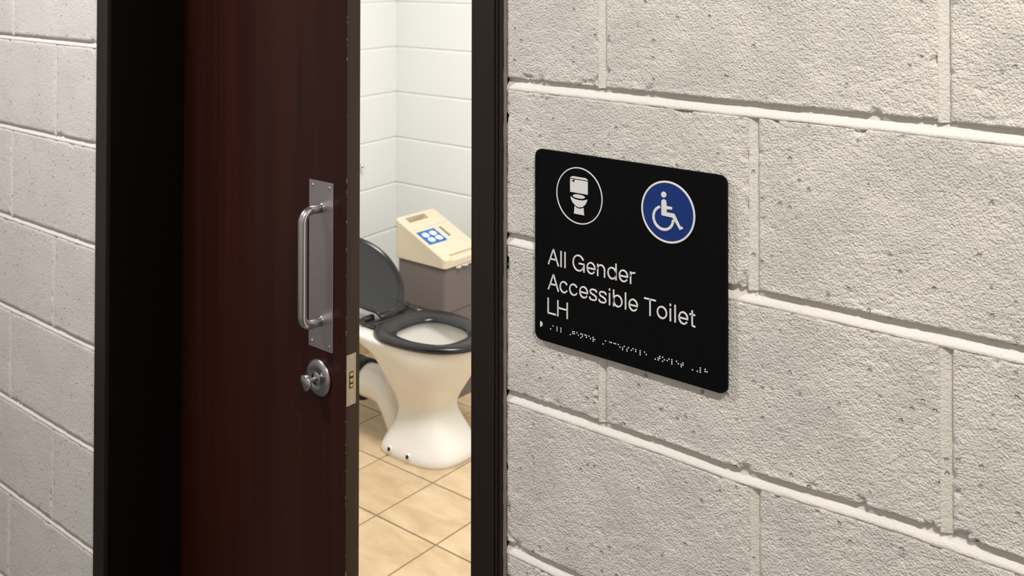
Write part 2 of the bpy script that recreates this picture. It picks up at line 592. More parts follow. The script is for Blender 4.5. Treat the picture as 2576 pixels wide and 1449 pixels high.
# rest of the corridor
tag(box('floor_corridor', (LX0, -1.9, FZ - .05), (RX1, .154, FZ), M_CFLOOR), kind='structure')
tag(box('ceiling_corridor', (LX0, -1.9, CZ), (RX1, .15, CZ + .05), M_CEIL), kind='structure')
tag(box('wall_end', (LX0 - .1, -2.0, FZ), (LX0, .15, CZ), M_BLOCKFAR), kind='structure')
tag(box('wall_far', (RX1, -2.0, FZ), (RX1 + .1, .15, CZ), M_BLOCKFAR), kind='structure')
tag(box('wall_opposite', (LX0, -2.0, FZ), (RX1, -1.9, CZ), M_BLOCKFAR), kind='structure')

# ------------------------------------------------------------------ door frame (architraves and linings)
def trim(name, lab, boxes):
    bm = bmesh.new()
    for lo, hi, bv in boxes: add_box(bm, lo, hi, bv)
    return tag(from_bm(name, bm, M_FRAME), lab, kind='structure')


FTOP = HEAD
trim('trim_1', 'dark brown painted door jamb left of the doorway with a deep lining',
     [((-1.196, -.010, FZ + .001), (-1.155, -.0005, FTOP), .0012), ((-1.2045, .0, FZ + .001), (-1.1965, .02, FTOP), .0)])
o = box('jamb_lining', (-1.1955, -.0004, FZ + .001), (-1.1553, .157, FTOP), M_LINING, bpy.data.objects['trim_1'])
o['label'] = 'dark brown lining inside the door opening, coloured near black for shade'
trim('trim_2', 'dark brown painted door jamb right of the doorway with a narrow bead',
     [((-.205, -.010, FZ + .001), (-.1655, .150, FTOP), .0012), ((-.1650, -.0075, FZ + .001), (-.1612, .02, FTOP), .0008),
      ((-.1607, -.0055, FZ + .001), (-.1545, .02, FTOP), .0010)])
trim('trim_3', 'dark brown painted door head over the doorway',
     [((-1.2045, -.010, FTOP + .0005), (-.1545, .15, FTOP + .045), .001)])

# ------------------------------------------------------------------ sliding door leaf on the inner side of the wall
DY0, DY1 = .160, .1915
DX1 = -.650
door = box('door_1', (DX1 - .98, DY0, FZ + .008), (DX1 - .0006, DY1 - .0002, FTOP + .03), M_DOOR, bev=.0008)
tag(door, 'mahogany brown sliding door leaf with a steel pull handle', kind='structure')
box('edge_lipping', (DX1 - .0006, DY0 + .0006, FZ + .009), (DX1 + .0004, DY1 - .0004, FTOP + .03), M_EDGE, door, bev=.0003)['label'] = 'paler brown timber edge of the door leaf'
# worn chips of paint along the arris
bm = bmesh.new()
for i in range(46):
    z = -1.12 + RNG.random() ** .7 * 1.25
    s = .0006 + .0012 * RNG.random()
    if i > 30: z = -.72 - RNG.random() * .42; s *= 1.5
    add_box(bm, (DX1 - .0004, DY0 + .0002, z), (DX1 + .0006, DY0 + .0002 + s * .6, z + s * (1 + 2 * RNG.random())))
o = from_bm('edge_chips', bm, mat('bare_timber', (.25, .12, .07), .7), door); o['kind'] = 'stuff'

# pull handle on its back plate
plate = box('handle_plate', (-.7495, DY0 - .0016, -.5285), (-.6835, DY0 - .0001, -.2290), M_PLATE, door, bev=.0005)
plate['label'] = 'satin steel back plate of the pull handle'
for sx in (-.7400, -.6935):
    for sz in (-.2385, -.5185):
        V_, F_ = lathe([(0, -.0001), (.0032, 0), (.0032, .0006), (.0022, .0014), (.0006, .0015), (.0006, .0010), (0, .0010)], (sx, DY0 - .0016, sz), (0, -1, 0), 16)
        from_py('screw', V_, F_, M_STEEL, plate, True)
hx = -.716
R = .018
ctrl = []
y_out = DY0 - .0435
for a in np.linspace(0, 90, 9):
    ctrl.append((hx, y_out + R * (1 - math.sin(math.radians(a))), -.2765 - R * (1 - math.cos(math.radians(a)))))
path = [(hx, DY0 - .0018, -.2765), (hx, DY0 - .012, -.2765), (hx, y_out + R + .002, -.2765)] + ctrl[1:] if False else None
top = [(hx, DY0 - .0018, -.2765), (hx, y_out + R, -.2765)]
for a in np.linspace(10, 90, 9):
    a = math.radians(a); top.append((hx, y_out + R - R * math.sin(a), -.2765 - R * (1 - math.cos(a))))
bot = [(p[0], p[1], -.7545 - p[2]) for p in top][::-1]
V_, F_ = tube(top + bot, .0083, 24)
h = from_py('pull_handle', V_, F_, M_STEEL, door, True)
h['label'] = 'tubular satin steel D-shaped pull handle'
for z in (-.2765, -.478):
    V_, F_ = lathe([(.0094, 0), (.0094, .0012), (.0086, .0018), (.0084, .0019)], (hx, DY0 - .0016, z), (0, -1, 0), 24)
    from_py('collar', V_, F_, M_STEEL, h, True)

# privacy lock: rose with thumb turn
rose_c = (-.7217, DY0, -.580)
V_, F_ = lathe([(.0335, 0), (.0335, .003), (.0322, .0052), (.0275, .0068), (.024, .0075), (.0145, .0080), (.0138, .0074), (.0112, .0074), (.0105, .0085), (0, .0088)], rose_c, (0, -1, 0), 48)
rose = from_py('lock_rose', V_, F_, M_STEEL, door, True); rose['label'] = 'round satin steel privacy lock rose with a small thumb turn'
V_, F_ = lathe([(.0045, .006), (.0045, .0175), (.0045, .0235), (.0075, .0262), (.0136, .0280), (.0144, .0292), (.0144, .0332), (.0134, .0344), (0, .0346)], rose_c, (0, -1, 0), 32)
from_py('thumb_turn', V_, F_, M_STEEL, rose, True)
box('indicator_line', (rose_c[0] + .012, DY0 - .0082, rose_c[2] + .0085), (rose_c[0] + .026, DY0 - .0072, rose_c[2] + .0097), M_CHROME, rose)

# lock faceplate on the edge of the door
fp = box('lock_faceplate', (DX1 - .001, DY0 + .0008, -.6130), (DX1 + .0012, DY0 + .0225, -.5245), brushed('faceplate_steel', (.42, .37, .31), .42), door, bev=.0003)
fp['label'] = 'champagne coloured lock faceplate on the door edge'
box('latch_opening', (DX1 + .0008, DY0 + .0068, -.5835), (DX1 + .00135, DY0 + .0165, -.5545), M_SLOT, fp)
for z0, z1 in ((-.5815, -.5765), (-.5735, -.5665), (-.5625, -.5565)):
    box('latch_bolt', (DX1 + .0010, DY0 + .0080, z0), (DX1 + .0021, DY0 + .0152, z1), M_BRASS, fp, bev=.0005)
for z in (-.5305, -.6065):
    V_, F_ = lathe([(.0026, 0), (.0024, .0003), (.0005, .0004), (.0005, .0001), (0, .0001)], (DX1 + .0012, DY0 + .0118, z), (1, 0, 0), 16)
    from_py('screw', V_, F_, M_STEEL, fp, True)

# ------------------------------------------------------------------ the sign
SX0, SX1, SZ0, SZ1 = -.0990, .1705, -.3170, -.0760
SYB, SYF = -.0022, -.0060     # back and front of the panel
sign = empty('toilet_sign', (.0357, SYB, SZ0))
tag(sign, 'black tactile sign with white lettering and braille on the block wall', 'sign')


def sp(o):
    o.parent = sign; o.matrix_parent_inverse = Matrix.Translation(-Vector(sign.location)); return o


def rounded(x0, x1, z0, z1, r, n=8):
    out = []
    for cx, cz, a0 in ((x1 - r, z1 - r, 0), (x0 + r, z1 - r, 90), (x0 + r, z0 + r, 180), (x1 - r, z0 + r, 270)):
        for i in range(n + 1):
            a = math.radians(a0 + 90 * i / n); out.append((cx + r * math.cos(a), cz + r * math.sin(a)))
    return out


bm = bmesh.new()
add_prism(bm, rounded(SX0, SX1, SZ0, SZ1, .0095), (0, SYB, 0), (1, 0, 0), (0, 0, 1), (0, -1, 0), SYB - SYF, .0005)
sp(from_bm('panel', bm, M_SIGN))
# adhesive pads that hold it off the rough blocks
bm = bmesh.new()
for px in (SX0 + .04, SX1 - .06):
    sp(box('adhesive_pad', (px, SYB, SZ0 + .03), (px + .02, .0004, SZ1 - .03), M_RUBBER))


def strip(bm, pts, hw, y0, h, cap=True):
    """A raised stroke with softened top edges along a polyline of (x, z) in metres."""
    P = [Vector((p[0], p[1])) for p in pts]
    prof = [(-1, 0), (-1, .62), (-.72, 1), (.72, 1), (1, .62), (1, 0)]
    closed = (P[0] - P[-1]).length < 1e-7
    if closed: P = P[:-1]
    rings = []
    n = len(P)
    for i in range(n):
        if closed: a, b = P[i - 1], P[(i + 1) % n]
        else: a, b = P[max(i - 1, 0)], P[min(i + 1, n - 1)]
        t = (b - a).normalized(); nn = Vector((-t.y, t.x))
        rings.append([bm.verts.new((P[i].x + nn.x * q * hw, y0 - hh * h, P[i].y + nn.y * q * hw)) for q, hh in prof])
    m = len(prof)
    for i in range(n if closed else n - 1):
        A, B_ = rings[i], rings[(i + 1) % n]
        for j in range(m - 1): bm.faces.new((A[j], A[j + 1], B_[j + 1], B_[j]))
    if not closed:
        bm.faces.new(rings[0][::-1]); bm.faces.new(rings[-1])


def arc(cx, cy, rx, ry, a0, a1, n=18):
    return [(cx + rx * math.cos(math.radians(a0 + (a1 - a0) * i / n)), cy + ry * math.sin(math.radians(a0 + (a1 - a0) * i / n))) for i in range(n + 1)]


def bez(p0, p1, p2, p3, n=10):
    return [tuple((1 - t) ** 3 * a + 3 * (1 - t) ** 2 * t * b + 3 * (1 - t) * t * t * c + t ** 3 * d for a, b, c, d in zip(p0, p1, p2, p3)) for t in [i / n for i in range(n + 1)]]


HWD = .00100   # half stroke width
CAP, XH = .0200, .0147


def letter(ch, x0, x1, zb):
    """strokes in a box x0..x1 (outer edges), baseline zb"""
    q = HWD; W = x1 - x0; l = x0 + q; r = x1 - q; m = (x0 + x1) / 2
    zt = zb + CAP; zx = zb + XH; xm = zb + XH / 2; rx = (r - l) / 2; ry = (XH - 2 * q) / 2 + .0002
    S = []
    if ch == 'A':
        S = [[(l, zb), (m, zt)], [(m, zt), (r, zb)], [(x0 + W * .21, zb + CAP * .36), (x1 - W * .21, zb + CAP * .36)]]
    elif ch == 'l': S = [[(m, zb), (m, zt)]]
    elif ch == 'i': S = [[(m, zb), (m, zb + XH)], [(m, zt - .0026), (m, zt)]]
    elif ch == 'L': S = [[(l, zt), (l, zb)], [(l - q, zb + q), (r + q, zb + q)]]
    elif ch == 'H': S = [[(l, zt), (l, zb)], [(r, zt), (r, zb)], [(l, zb + CAP * .53), (r, zb + CAP * .53)]]
    elif ch == 'T': S = [[(m, zb), (m, zt)], [(l - q, zt - q), (r + q, zt - q)]]
    elif ch == 'o': S = [arc(m, xm, rx, ry, 0, 360, 36)]
    elif ch == 'c': S = [arc(m, xm, rx * 1.03, ry, 32, 330, 28)]
    elif ch == 'e': S = [arc(m, xm, rx, ry, 0, 328, 30), [(l, xm - .0004), (r + q * .8, xm - .0004)]]
    elif ch == 'G':
        cy = zb + CAP / 2; R2 = CAP / 2 - q + .0004; rr = (r - l) / 2
        S = [arc(m, cy, rr, R2, 28, 338, 32), [(m + .0004, cy - .0003), (r + q * .9, cy - .0003)], [(r, cy - .0003), (r, zb)]]
    elif ch == 'n': S = [[(l, zb), (l, zx)], arc(m, zb + XH - q - rx * 1.05, rx, rx * 1.1, 180, 0, 16) + [(r, zb)]]
    elif ch == 'r': S = [[(l, zb), (l, zx)], bez((l, zb + XH * .62), (l + .0002, zx - .002), (l + W * .42, zx - q * .6), (x1, zx - q * .9))]
    elif ch == 'd': S = [[(r, zb), (r, zt)], arc(m, xm, rx, ry, 0, 360, 36)]
    elif ch == 'b': S = [[(l, zb), (l, zt)], arc(m, xm, rx, ry, 0, 360, 36)]
    elif ch == 't':
        sx = x0 + W * .46
        S = [[(sx, zb + CAP * .93), (sx, zb + .0035)] + bez((sx, zb + .003), (sx, zb + .0008), (sx + .0012, zb + q * .9), (x1, zb + q * .9), 6)[1:], [(x0, zx - q), (x1 - .0002, zx - q)]]
    elif ch == 's':
        t_ = zb + XH
        S = [bez((r - .0002, t_ - XH * .25), (r - .0004, t_ - q * .7), (m + .001, t_ - q * .9), (m, t_ - q * .95), 7)[:-1]
             + bez((m, t_ - q * .95), (l - .0008, t_ - q * .9), (l - .0006, t_ - XH * .44), (m, xm + .0003), 9)[:-1]
             + bez((m, xm + .0003), (r + .0013, xm - XH * .10), (r + .0009, zb + q * .8), (m, zb + q * .9), 9)[:-1]
             + bez((m, zb + q * .9), (l + .001, zb + q * .8), (l, zb + XH * .12), (l, zb + XH * .29), 7)]
    bm = bmesh.new()
    for s in S: strip(bm, s, HWD, SYF + .0001, .0011)
    o = from_bm('letter', bm, M_LETTER)
    return sp(o)


mmv = .001
LINE1 = [('A', -78.2, -60.4), ('l', -58.7, -56.0), ('l', -52.6, -49.8), ('G', -39.6, -21.3), ('e', -18.5, -5.1), ('n', -2.9, 9.1), ('d', 12.1, 25.6), ('e', 28.4, 41.9), ('r', 44.2, 51.7)]
LINE2 = [('A', -78.2, -60.4), ('c', -59.5, -46.5), ('c', -44.7, -31.4), ('e', -29.5, -16.1), ('s', -14.8, -2.4), ('s', -0.9, 11.4), ('i', 14.1, 16.5), ('b', 20.2, 33.9), ('l', 36.9, 39.3), ('e', 42.2, 55.5), ('T', 64.0, 79.9), ('o', 81.0, 95.0), ('i', 97.9, 100.4), ('l', 104.1, 106.7), ('e', 109.6, 122.5), ('t', 124.0, 131.5)]
LINE3 = [('L', -78.6, -65.1), ('H', -63.3, -46.8)]
for line, za, zb_ in ((LINE1, -219.2, -219.9), (LINE2, -250.7, -251.5), (LINE3, -281.4, -281.8)):
    for ch, a, b in line:
        z = za + (zb_ - za) * (a + 78) / 210
        letter(ch, a * mmv, b * mmv, z * mmv)

# braille row
BR = dict(a='1', b='12', c='14', d='145', e='15', g='1245', h='125', i='24', l='123', n='1345', o='135', r='1235', s='234', t='2345')
BR[','] = '6'; BR[' '] = ''
bm = bmesh.new()
for i, ch in enumerate(',all ,gender ,accessible ,toilet ,,lh'):
    for dgt in BR[ch]:
        k = int(dgt) - 1
        cx = (-76.0 + 6.1 * i + (2.3 if k >= 3 else 0)) * mmv
        cz = (-295.3 - 2.3 * (k % 3)) * mmv
        r = bmesh.ops.create_uvsphere(bm, u_segments=12, v_segments=8, radius=.00088)
        for v_ in r['verts']: v_.co = Vector((cx, SYF - .0001, cz)) + Vector((v_.co.x, v_.co.y * .8, v_.co.z))
o = sp(from_bm('braille_dots', bm, M_LETTER, smooth=True)); o['kind'] = 'stuff'; o['label'] = 'row of raised white braille dots'
# half round locator at the start of the braille row
bm = bmesh.new()
pts = [(-.0902, -.3006), (-.0902, -.2937)] + [(-.0902 + .0038 * math.sin(math.radians(t)), -.29715 + .00345 * math.cos(math.radians(t))) for t in range(12, 179, 12)]
add_prism(bm, pts, (0, SYF + .0001, 0), (1, 0, 0), (0, 0, 1), (0, -1, 0), .0011, .0003)
sp(from_bm('braille_locator', bm, M_LETTER))


def sgn_poly(name, pts, mt, y0=None, h=.0011, bev=.00035, parent=None):
    bm = bmesh.new()
    add_prism(bm, [(p[0] * mmv, p[1] * mmv) for p in pts], (0, (SYF if y0 is None else y0) + .0001, 0), (1, 0, 0), (0, 0, 1), (0, -1, 0), h, bev)
    o = from_bm(name, bm, mt)
    return sp(o)


def ringpts(cx, cz, r, n=72): return [(cx + r * math.cos(2 * math.pi * i / n), cz + r * math.sin(2 * math.pi * i / n)) for i in range(n)]


bm = bmesh.new(); c = ringpts(-.0298, -.1266, .0342); strip(bm, c + [c[0]], .00078, SYF + .0001, .0008); sp(from_bm('toilet_emblem_ring', bm, M_LETTER))
sgn_poly('pictogram_cistern', [(-43.13, -107.4), (-43.13, -123.4), (-16.6, -123.4), (-16.6, -107.4), (-36.0, -107.4), (-36.3, -109.6), (-36.5, -111.0), (-38.3, -111.1), (-39.1, -110.1), (-41.6, -110.0), (-42.0, -108.9), (-38.4, -108.7), (-37.3, -107.4)], M_LETTER, bev=.0002)
sgn_poly('pictogram_cistern_lid', [(-43.13, -106.2), (-43.13, -105.5), (-39.6, -103.6), (-20.1, -103.6), (-16.6, -105.5), (-16.6, -106.2)], M_LETTER, bev=.0002)
sgn_poly('pictogram_seat', [(-29.9 + 9.1 * math.cos(math.radians(t)), -127.4 + 2.35 * math.sin(math.radians(t))) for t in range(0, 360, 12)], M_LETTER, bev=.0002)
bowl = [(-42.5, -129.0), (-41.1, -129.8), (-36.3, -131.5), (-30.0, -132.0), (-23.3, -131.4), (-18.9, -130.0), (-17.3, -129.1), (-17.9, -132.2), (-20.2, -136.2), (-24.3, -139.6), (-29.6, -140.9), (-34.4, -139.6), (-38.8, -136.4), (-41.6, -132.6)]
sgn_poly('pictogram_bowl', bowl, M_LETTER, bev=.0002)
sgn_poly('pictogram_foot', [(-36.5, -140.1), (-33.2, -141.8), (-29.6, -142.4), (-26.0, -141.8), (-22.9, -140.2), (-22.7, -144.2), (-22.0, -149.4), (-37.3, -149.4), (-36.7, -145.2)], M_LETTER, bev=.0002)
CX2, CZ2, R2_ = 95.9, -127.05, 35.7
sgn_poly('blue_disc', [(p[0], p[1]) for p in ringpts(CX2, CZ2, R2_ - 1)], M_BLUE, h=.0006, bev=.00005)
bm = bmesh.new(); c = ringpts(CX2 * mmv, CZ2 * mmv, (R2_ - 1.15) * mmv); strip(bm, c + [c[0]], .00122, SYF + .0001, .0010); sp(from_bm('blue_disc_rim', bm, M_LETTER))
YB = SYF - .0004
sgn_poly('wheelchair_user_head', [(90.9 + 3.5 * math.cos(math.radians(t)), -107.7 + 3.5 * math.sin(math.radians(t))) for t in range(0, 360, 15)], M_LETTER, y0=YB)
sgn_poly('wheelchair_user_body', [(87.7, -116.5), (88.1, -114.6), (89.3, -113.4), (91.1, -112.9), (92.9, -113.4), (94.1, -114.8), (94.5, -116.8), (94.6, -120.2), (102.0, -120.4), (102.0, -123.4), (94.7, -123.5), (94.8, -127.4), (103.9, -127.5), (105.4, -128.3), (113.1, -141.2), (114.7, -140.3), (116.3, -142.9), (112.0, -145.1), (102.8, -131.9), (89.1, -132.0), (87.8, -131.3)], M_LETTER, y0=YB)
wc = (90.15, -134.85)
a = arc(wc[0] * mmv, wc[1] * mmv, .0131, .0131, 109, 361, 44)
bm = bmesh.new(); strip(bm, a, .00165, YB + .0001, .0011); sp(from_bm('wheelchair_wheel', bm, M_LETTER))

# ------------------------------------------------------------------ toilet room shell
BY = 2.107
CXn = -2.548
ANG = .12          # the left wall leans out of square
tag(box('floor_toilet', (CXn - .15, .155, FZ - .05), (1.0, BY + .1, FZ - .0035), M_GROUT), kind='structure')
ftoil = bpy.data.objects['floor_toilet']
tag(box('ceiling_toilet', (CXn - .15, .1505, CZ), (1.25, BY + .1, CZ + .05), M_CEIL), kind='structure')
wb = tag(box('wall_back', (CXn - .1, BY + .004, FZ), (1.25, BY + .1, CZ), M_WHITE), 'white painted block wall at the back of the toilet room', kind='structure')
tag(box('wall_right', (.9, .155, FZ), (1.0, BY + .003, CZ), M_WHITE), kind='structure')
# left wall, turned by ANG about the corner; local frame: s runs from the corner towards the corridor
e1 = Vector((math.sin(ANG), -math.cos(ANG), 0)); e2 = Vector((-math.cos(ANG), -math.sin(ANG), 0))   # e2 points out of the room
wlm = Matrix((e1, e2, Vector((0, 0, 1)))).transposed().to_4x4(); wlm.translation = (CXn, BY + .002, 0)
bm = bmesh.new(); add_box(bm, (-.03, .004, FZ), (1.955, .1, CZ))
wl = from_bm('wall_left', bm, M_WHITE); wl.matrix_world = wlm
tag(wl, 'white painted block wall on the left of the toilet room', kind='structure')


def plain_blocks(parent, length, phase_even, phase_odd, mesh_cache={}):
    """Smooth painted blocks; local x along the wall, y=0 the face, +y into the wall."""
    flip = 1
    for k in range(-6, 9):
        z1 = -0.2 * k - .005; z0 = -0.2 * (k + 1) + .004
        z0 = max(z0, FZ); z1 = min(z1, CZ)
        if z1 - z0 < .02: continue
        ph = phase_even if k % 2 else phase_odd
        js = [0.0]; x = ph
        while x < length - .02:
            if x > .02: js.append(x)
            x += .4
        js.append(length)
        for a, b in zip(js[:-1], js[1:]):
            key = (round(b - a, 4), round(z1 - z0, 4))
            if key not in mesh_cache:
                bm = bmesh.new()
                hx, hz = (b - a) / 2 - .0002, (z1 - z0) / 2
                add_course_box(bm, (-hx, 0, -hz), (hx, .012, hz), .0026, 2)
                me = bpy.data.meshes.new('wall_block'); bmesh.ops.recalc_face_normals(bm, faces=bm.faces); bm.to_mesh(me); bm.free()
                me.materials.append(M_WHITE); mesh_cache[key] = me
            o = bpy.data.objects.new('wall_block', mesh_cache[key]); COL.objects.link(o)
            o.parent = parent
            o.matrix_parent_inverse = Matrix.Identity(4)
            o.location = ((a + b) / 2, 0, (z0 + z1) / 2)


plain_blocks(wl, 1.95, .28, .08)
# the back wall blocks, in world coordinates measured from the corner
hold = bpy.data.objects.new('block_courses', None)
for k in range(-6, 9):
    z1 = min(-0.2 * k - .005, CZ); z0 = max(-0.2 * (k + 1) + .004, FZ)
    if z1 - z0 < .02: continue
    js = [CXn + .0]; x = (CXn + .26) if k % 2 == 0 else (CXn + .06 + .4)
    while x < .88: js.append(x); x += .4
    js.append(.898)
    for a, b in zip(js[:-1], js[1:]):
        bm = bmesh.new(); add_course_box(bm, (a + .0003, BY, z0), (b - .0003, BY + .012, z1), .0026, 2)
        from_bm('wall_block', bm, M_WHITE, wb)
bpy.data.objects.remove(hold)

# floor tiles
T = .24497; tx0, ty0 = -1.797, 1.3115; fa = .008
ca, sa = math.cos(fa), math.sin(fa)
gap = .0028
tile_me = None
bm = bmesh.new(); add_box(bm, (gap, gap, -.008), (T - gap, T - gap, 0), .0008, 1)
tile_me = bpy.data.meshes.new('floor_tile'); bmesh.ops.recalc_face_normals(bm, faces=bm.faces); bm.to_mesh(tile_me); bm.free(); tile_me.materials.append(M_TILE)
for i in range(-4, 11):
    for j in range(-4, 5):
        x = tx0 + T * (i * ca + j * sa); y = ty0 + T * (i * sa - j * ca)
        if y < .16 or y + T > BY + .03 or x < CXn - .06 or x + T > .92: 
            # cut tile against the walls
            lo = (max(x, CXn - .02) + gap, max(y, .158) + gap); hi = (min(x + T, .899) - gap, min(y + T, BY - .001) - gap)
            if hi[0] - lo[0] < .02 or hi[1] - lo[1] < .02: continue
            o = box('floor_tile', (lo[0], lo[1], FZ - .008), (hi[0], hi[1], FZ), M_TILE, ftoil, bev=.0008, seg=1)
            continue
        o = bpy.data.objects.new('floor_tile', tile_me); COL.objects.link(o); o.parent = ftoil
        o.location = (x, y, FZ); o.rotation_euler = (0, 0, fa)

# tiled skirting on the left wall
sk = empty('baseboard_left'); sk.matrix_world = wlm; tag(sk, 'row of sand coloured skirting tiles', kind='structure')
for i in range(8):
    a = i * T + .0015; b = min((i + 1) * T - .0015, 1.94)
    bm = bmesh.new(); add_box(bm, (a, -.008, FZ), (b, -.0005, FZ + .098), .0012, 1)
    o = from_bm('skirting_tile', bm, M_TILE, sk)

# ------------------------------------------------------------------ toilet pan
YC = 1.478
pan = empty('toilet', (-1.70, YC, FZ))
tag(pan, 'cream ceramic toilet pan with black seat and raised lid beside the bin', 'toilet')


def tp(o):
    o.parent = pan; o.matrix_parent_inverse = Matrix.Translation(-Vector(pan.location)); return o


def egg(xb, xf, c, W, nb, nf, z, n=72, yc=YC):
    out = []
    xm = xb + (xf - xb) * c
    for i in range(n):
        a = 2 * math.pi * i / n; co, si = math.cos(a), math.sin(a)
        e = nf if co > 0 else nb
        x = xm + (xf - xm) * abs(co) ** (2 / e) if co > 0 else xm - (xm - xb) * abs(co) ** (2 / e)
        y = yc + W * math.copysign(abs(si) ** (2 / e), si)
        out.append((x, y, FZ + z))
    return out


#      z     back    front   half  mid  nb   nf
SEC = [(.000, -1.862, -1.560, .133, .48, 5.0, 2.6), (.012, -1.862, -1.558, .134, .48, 5.0, 2.6), (.028, -1.860, -1.562, .131, .48, 4.5, 2.6),
       (.045, -1.858, -1.572, .120, .48, 4.0, 2.7), (.075, -1.838, -1.592, .107, .48, 4.5, 2.8), (.105, -1.816, -1.617, .096, .46, 4.6, 2.8),
       (.130, -1.810, -1.634, .088, .45, 4.8, 2.8), (.150, -1.812, -1.638, .086, .45, 4.8, 2.6), (.170, -1.816, -1.634, .091, .45, 4.8, 2.5),
       (.200, -1.826, -1.618, .104, .45, 4.6, 2.4), (.235, -1.842, -1.594, .121, .45, 4.4, 2.3), (.270, -1.860, -1.570, .136, .45, 4.2, 2.25),
       (.305, -1.888, -1.548, .148, .45, 3.8, 2.2), (.335, -1.930, -1.533, .157, .44, 3.6, 2.2), (.352, -1.985, -1.524, .161, .47, 3.6, 2.2),
       (.372, -2.010, -1.518, .163, .47, 4.2, 2.2), (.382, -2.012, -1.517, .164, .47, 4.2, 2.2), (.3855, -2.006, -1.521, .161, .47, 4.2, 2.2)]
rings = [egg(s[1], s[2], s[4], s[3], s[5], s[6], s[0]) for s in SEC]
INN = [(.386, -1.842, -1.562, .125, .44, 2.5, 2.2), (.380, -1.834, -1.570, .118, .44, 2.5, 2.2), (.350, -1.832, -1.572, .117, .44, 2.5, 2.2),
       (.30, -1.830, -1.585, .110, .44, 2.4, 2.2), (.25, -1.825, -1.615, .092, .44, 2.3, 2.1), (.20, -1.815, -1.660, .066, .44, 2.1, 2.0), (.175, -1.80, -1.70, .040, .45, 2, 2)]
rings += [egg(s[1], s[2], s[4], s[3], s[5], s[6], s[0]) for s in INN]
Vp, Fp = loft(rings)
tp(from_py('pan_body', Vp, Fp, M_CERAM, smooth=True))
Vp, Fp = loft([egg(-1.822, -1.632, .44, .083, 2.2, 2.0, .229), egg(-1.822, -1.632, .44, .083, 2.2, 2.0, .230)])
tp(from_py('bowl_water', Vp, Fp, M_WATER))
# trap outlet
path = smooth_path([(-2.105, YC, FZ + .148), (-2.04, YC, FZ + .150), (-1.975, YC, FZ + .150), (-1.925, YC, FZ + .136), (-1.890, YC, FZ + .098), (-1.862, YC, FZ + .050), (-1.845, YC, FZ + .008)], 6)
Vp, Fp = tube(path, [.060 - .004 * (i / (len(path) - 1)) for i in range(len(path))], 32)
tp(from_py('trap_outlet', Vp, Fp, M_CERAM, smooth=True))
# web between bowl and trap
bm = bmesh.new()
add_prism(bm, [(-1.905, .30), (-1.955, .345), (-1.965, .355), (-1.90, .36), (-1.80, .30), (-1.79, .08), (-1.842, .06)], (0, YC - .012, FZ), (1, 0, 0), (0, 0, 1), (0, 1, 0), .024, .003)
tp(from_bm('rear_web', bm, M_CERAM))
Vp, Fp = lathe([(.058, 0), (.068, .001), (.072, .006), (.072, .03), (.069, .034), (.069, .060), (.072, .064), (.072, .075), (.058, .078)], (-2.035, YC, FZ + .149), (-1, 0, 0), 40)
tp(from_py('rubber_collar', Vp, Fp, M_RUBBER, smooth=True))
Vp, Fp = tube([(-2.10, YC, FZ + .149), (-2.455, YC, FZ + .149)], .054, 28)
tp(from_py('waste_pipe', Vp, Fp, M_CERAM, smooth=True))
# flush inlet at the back, under the raised lid
Vp, Fp = tube(smooth_path([(-1.955, YC, FZ + .33), (-2.04, YC, FZ + .345), (-2.16, YC, FZ + .350), (-2.455, YC, FZ + .350)], 5), .030, 24)
tp(from_py('flush_pipe', Vp, Fp, M_CERAM, smooth=True))
# floor fixing holes with their raised lug
for hxp in (-1.785, -1.698):
    Vp, Fp = lathe([(.0115, -.010), (.0115, -.0005), (.0090, .0016), (.0068, .0020), (.0064, .0010), (0, .0010)], (hxp, YC - .1335, FZ + .024), (0, -1, .25), 20)
    lug = tp(from_py('fixing_lug', Vp, Fp, M_CERAM, smooth=True))
    Vp, Fp = lathe([(.0064, .0008), (.0062, .0024), (0, .0025)], (hxp, YC - .1335, FZ + .024), (0, -1, .25), 16)
    o = from_py('bolt_hole', Vp, Fp, M_SLOT); o.parent = lug; o.matrix_parent_inverse = lug.matrix_world.inverted() if False else Matrix.Translation(-Vector(pan.location)) @ Matrix.Identity(4)
    o.matrix_parent_inverse = Matrix.Translation((0, 0, 0))
# seat ring
SZb, SZt = .387, .407
O = dict(xb=-1.924, xf=-1.498, c=.36, W=.168, nb=2.0, nf=2.15)
H = dict(xb=-1.822, xf=-1.582, c=.434, W=.103, nb=2.7, nf=2.4)


def er(p, z, off=0.0, yc=YC): return egg(p['xb'] - off, p['xf'] + off, p['c'], p['W'] + off, p['nb'], p['nf'], z, 80, yc)


yh = YC - .008
rings = [er(O, SZb, -.006), er(O, SZb + .002, -.001), er(O, SZb + .008, 0), er(O, SZt - .006, -.001), er(O, SZt - .001, -.007), er(O, SZt + .0015, -.018),
         er(O, SZt + .0015, -.030), er(H, SZt - .001, .022, yh), er(H, SZt - .005, .008, yh), er(H, SZt - .012, .001, yh), er(H, SZb + .003, 0, yh), er(H, SZb, .003, yh), er(O, SZb, -.006)]
Vp, Fp = loft(rings, cap0=False, cap1=False)
seat = tp(from_py('seat', Vp, Fp, M_SEAT, smooth=True)); seat['label'] = 'glossy black plastic toilet seat ring'
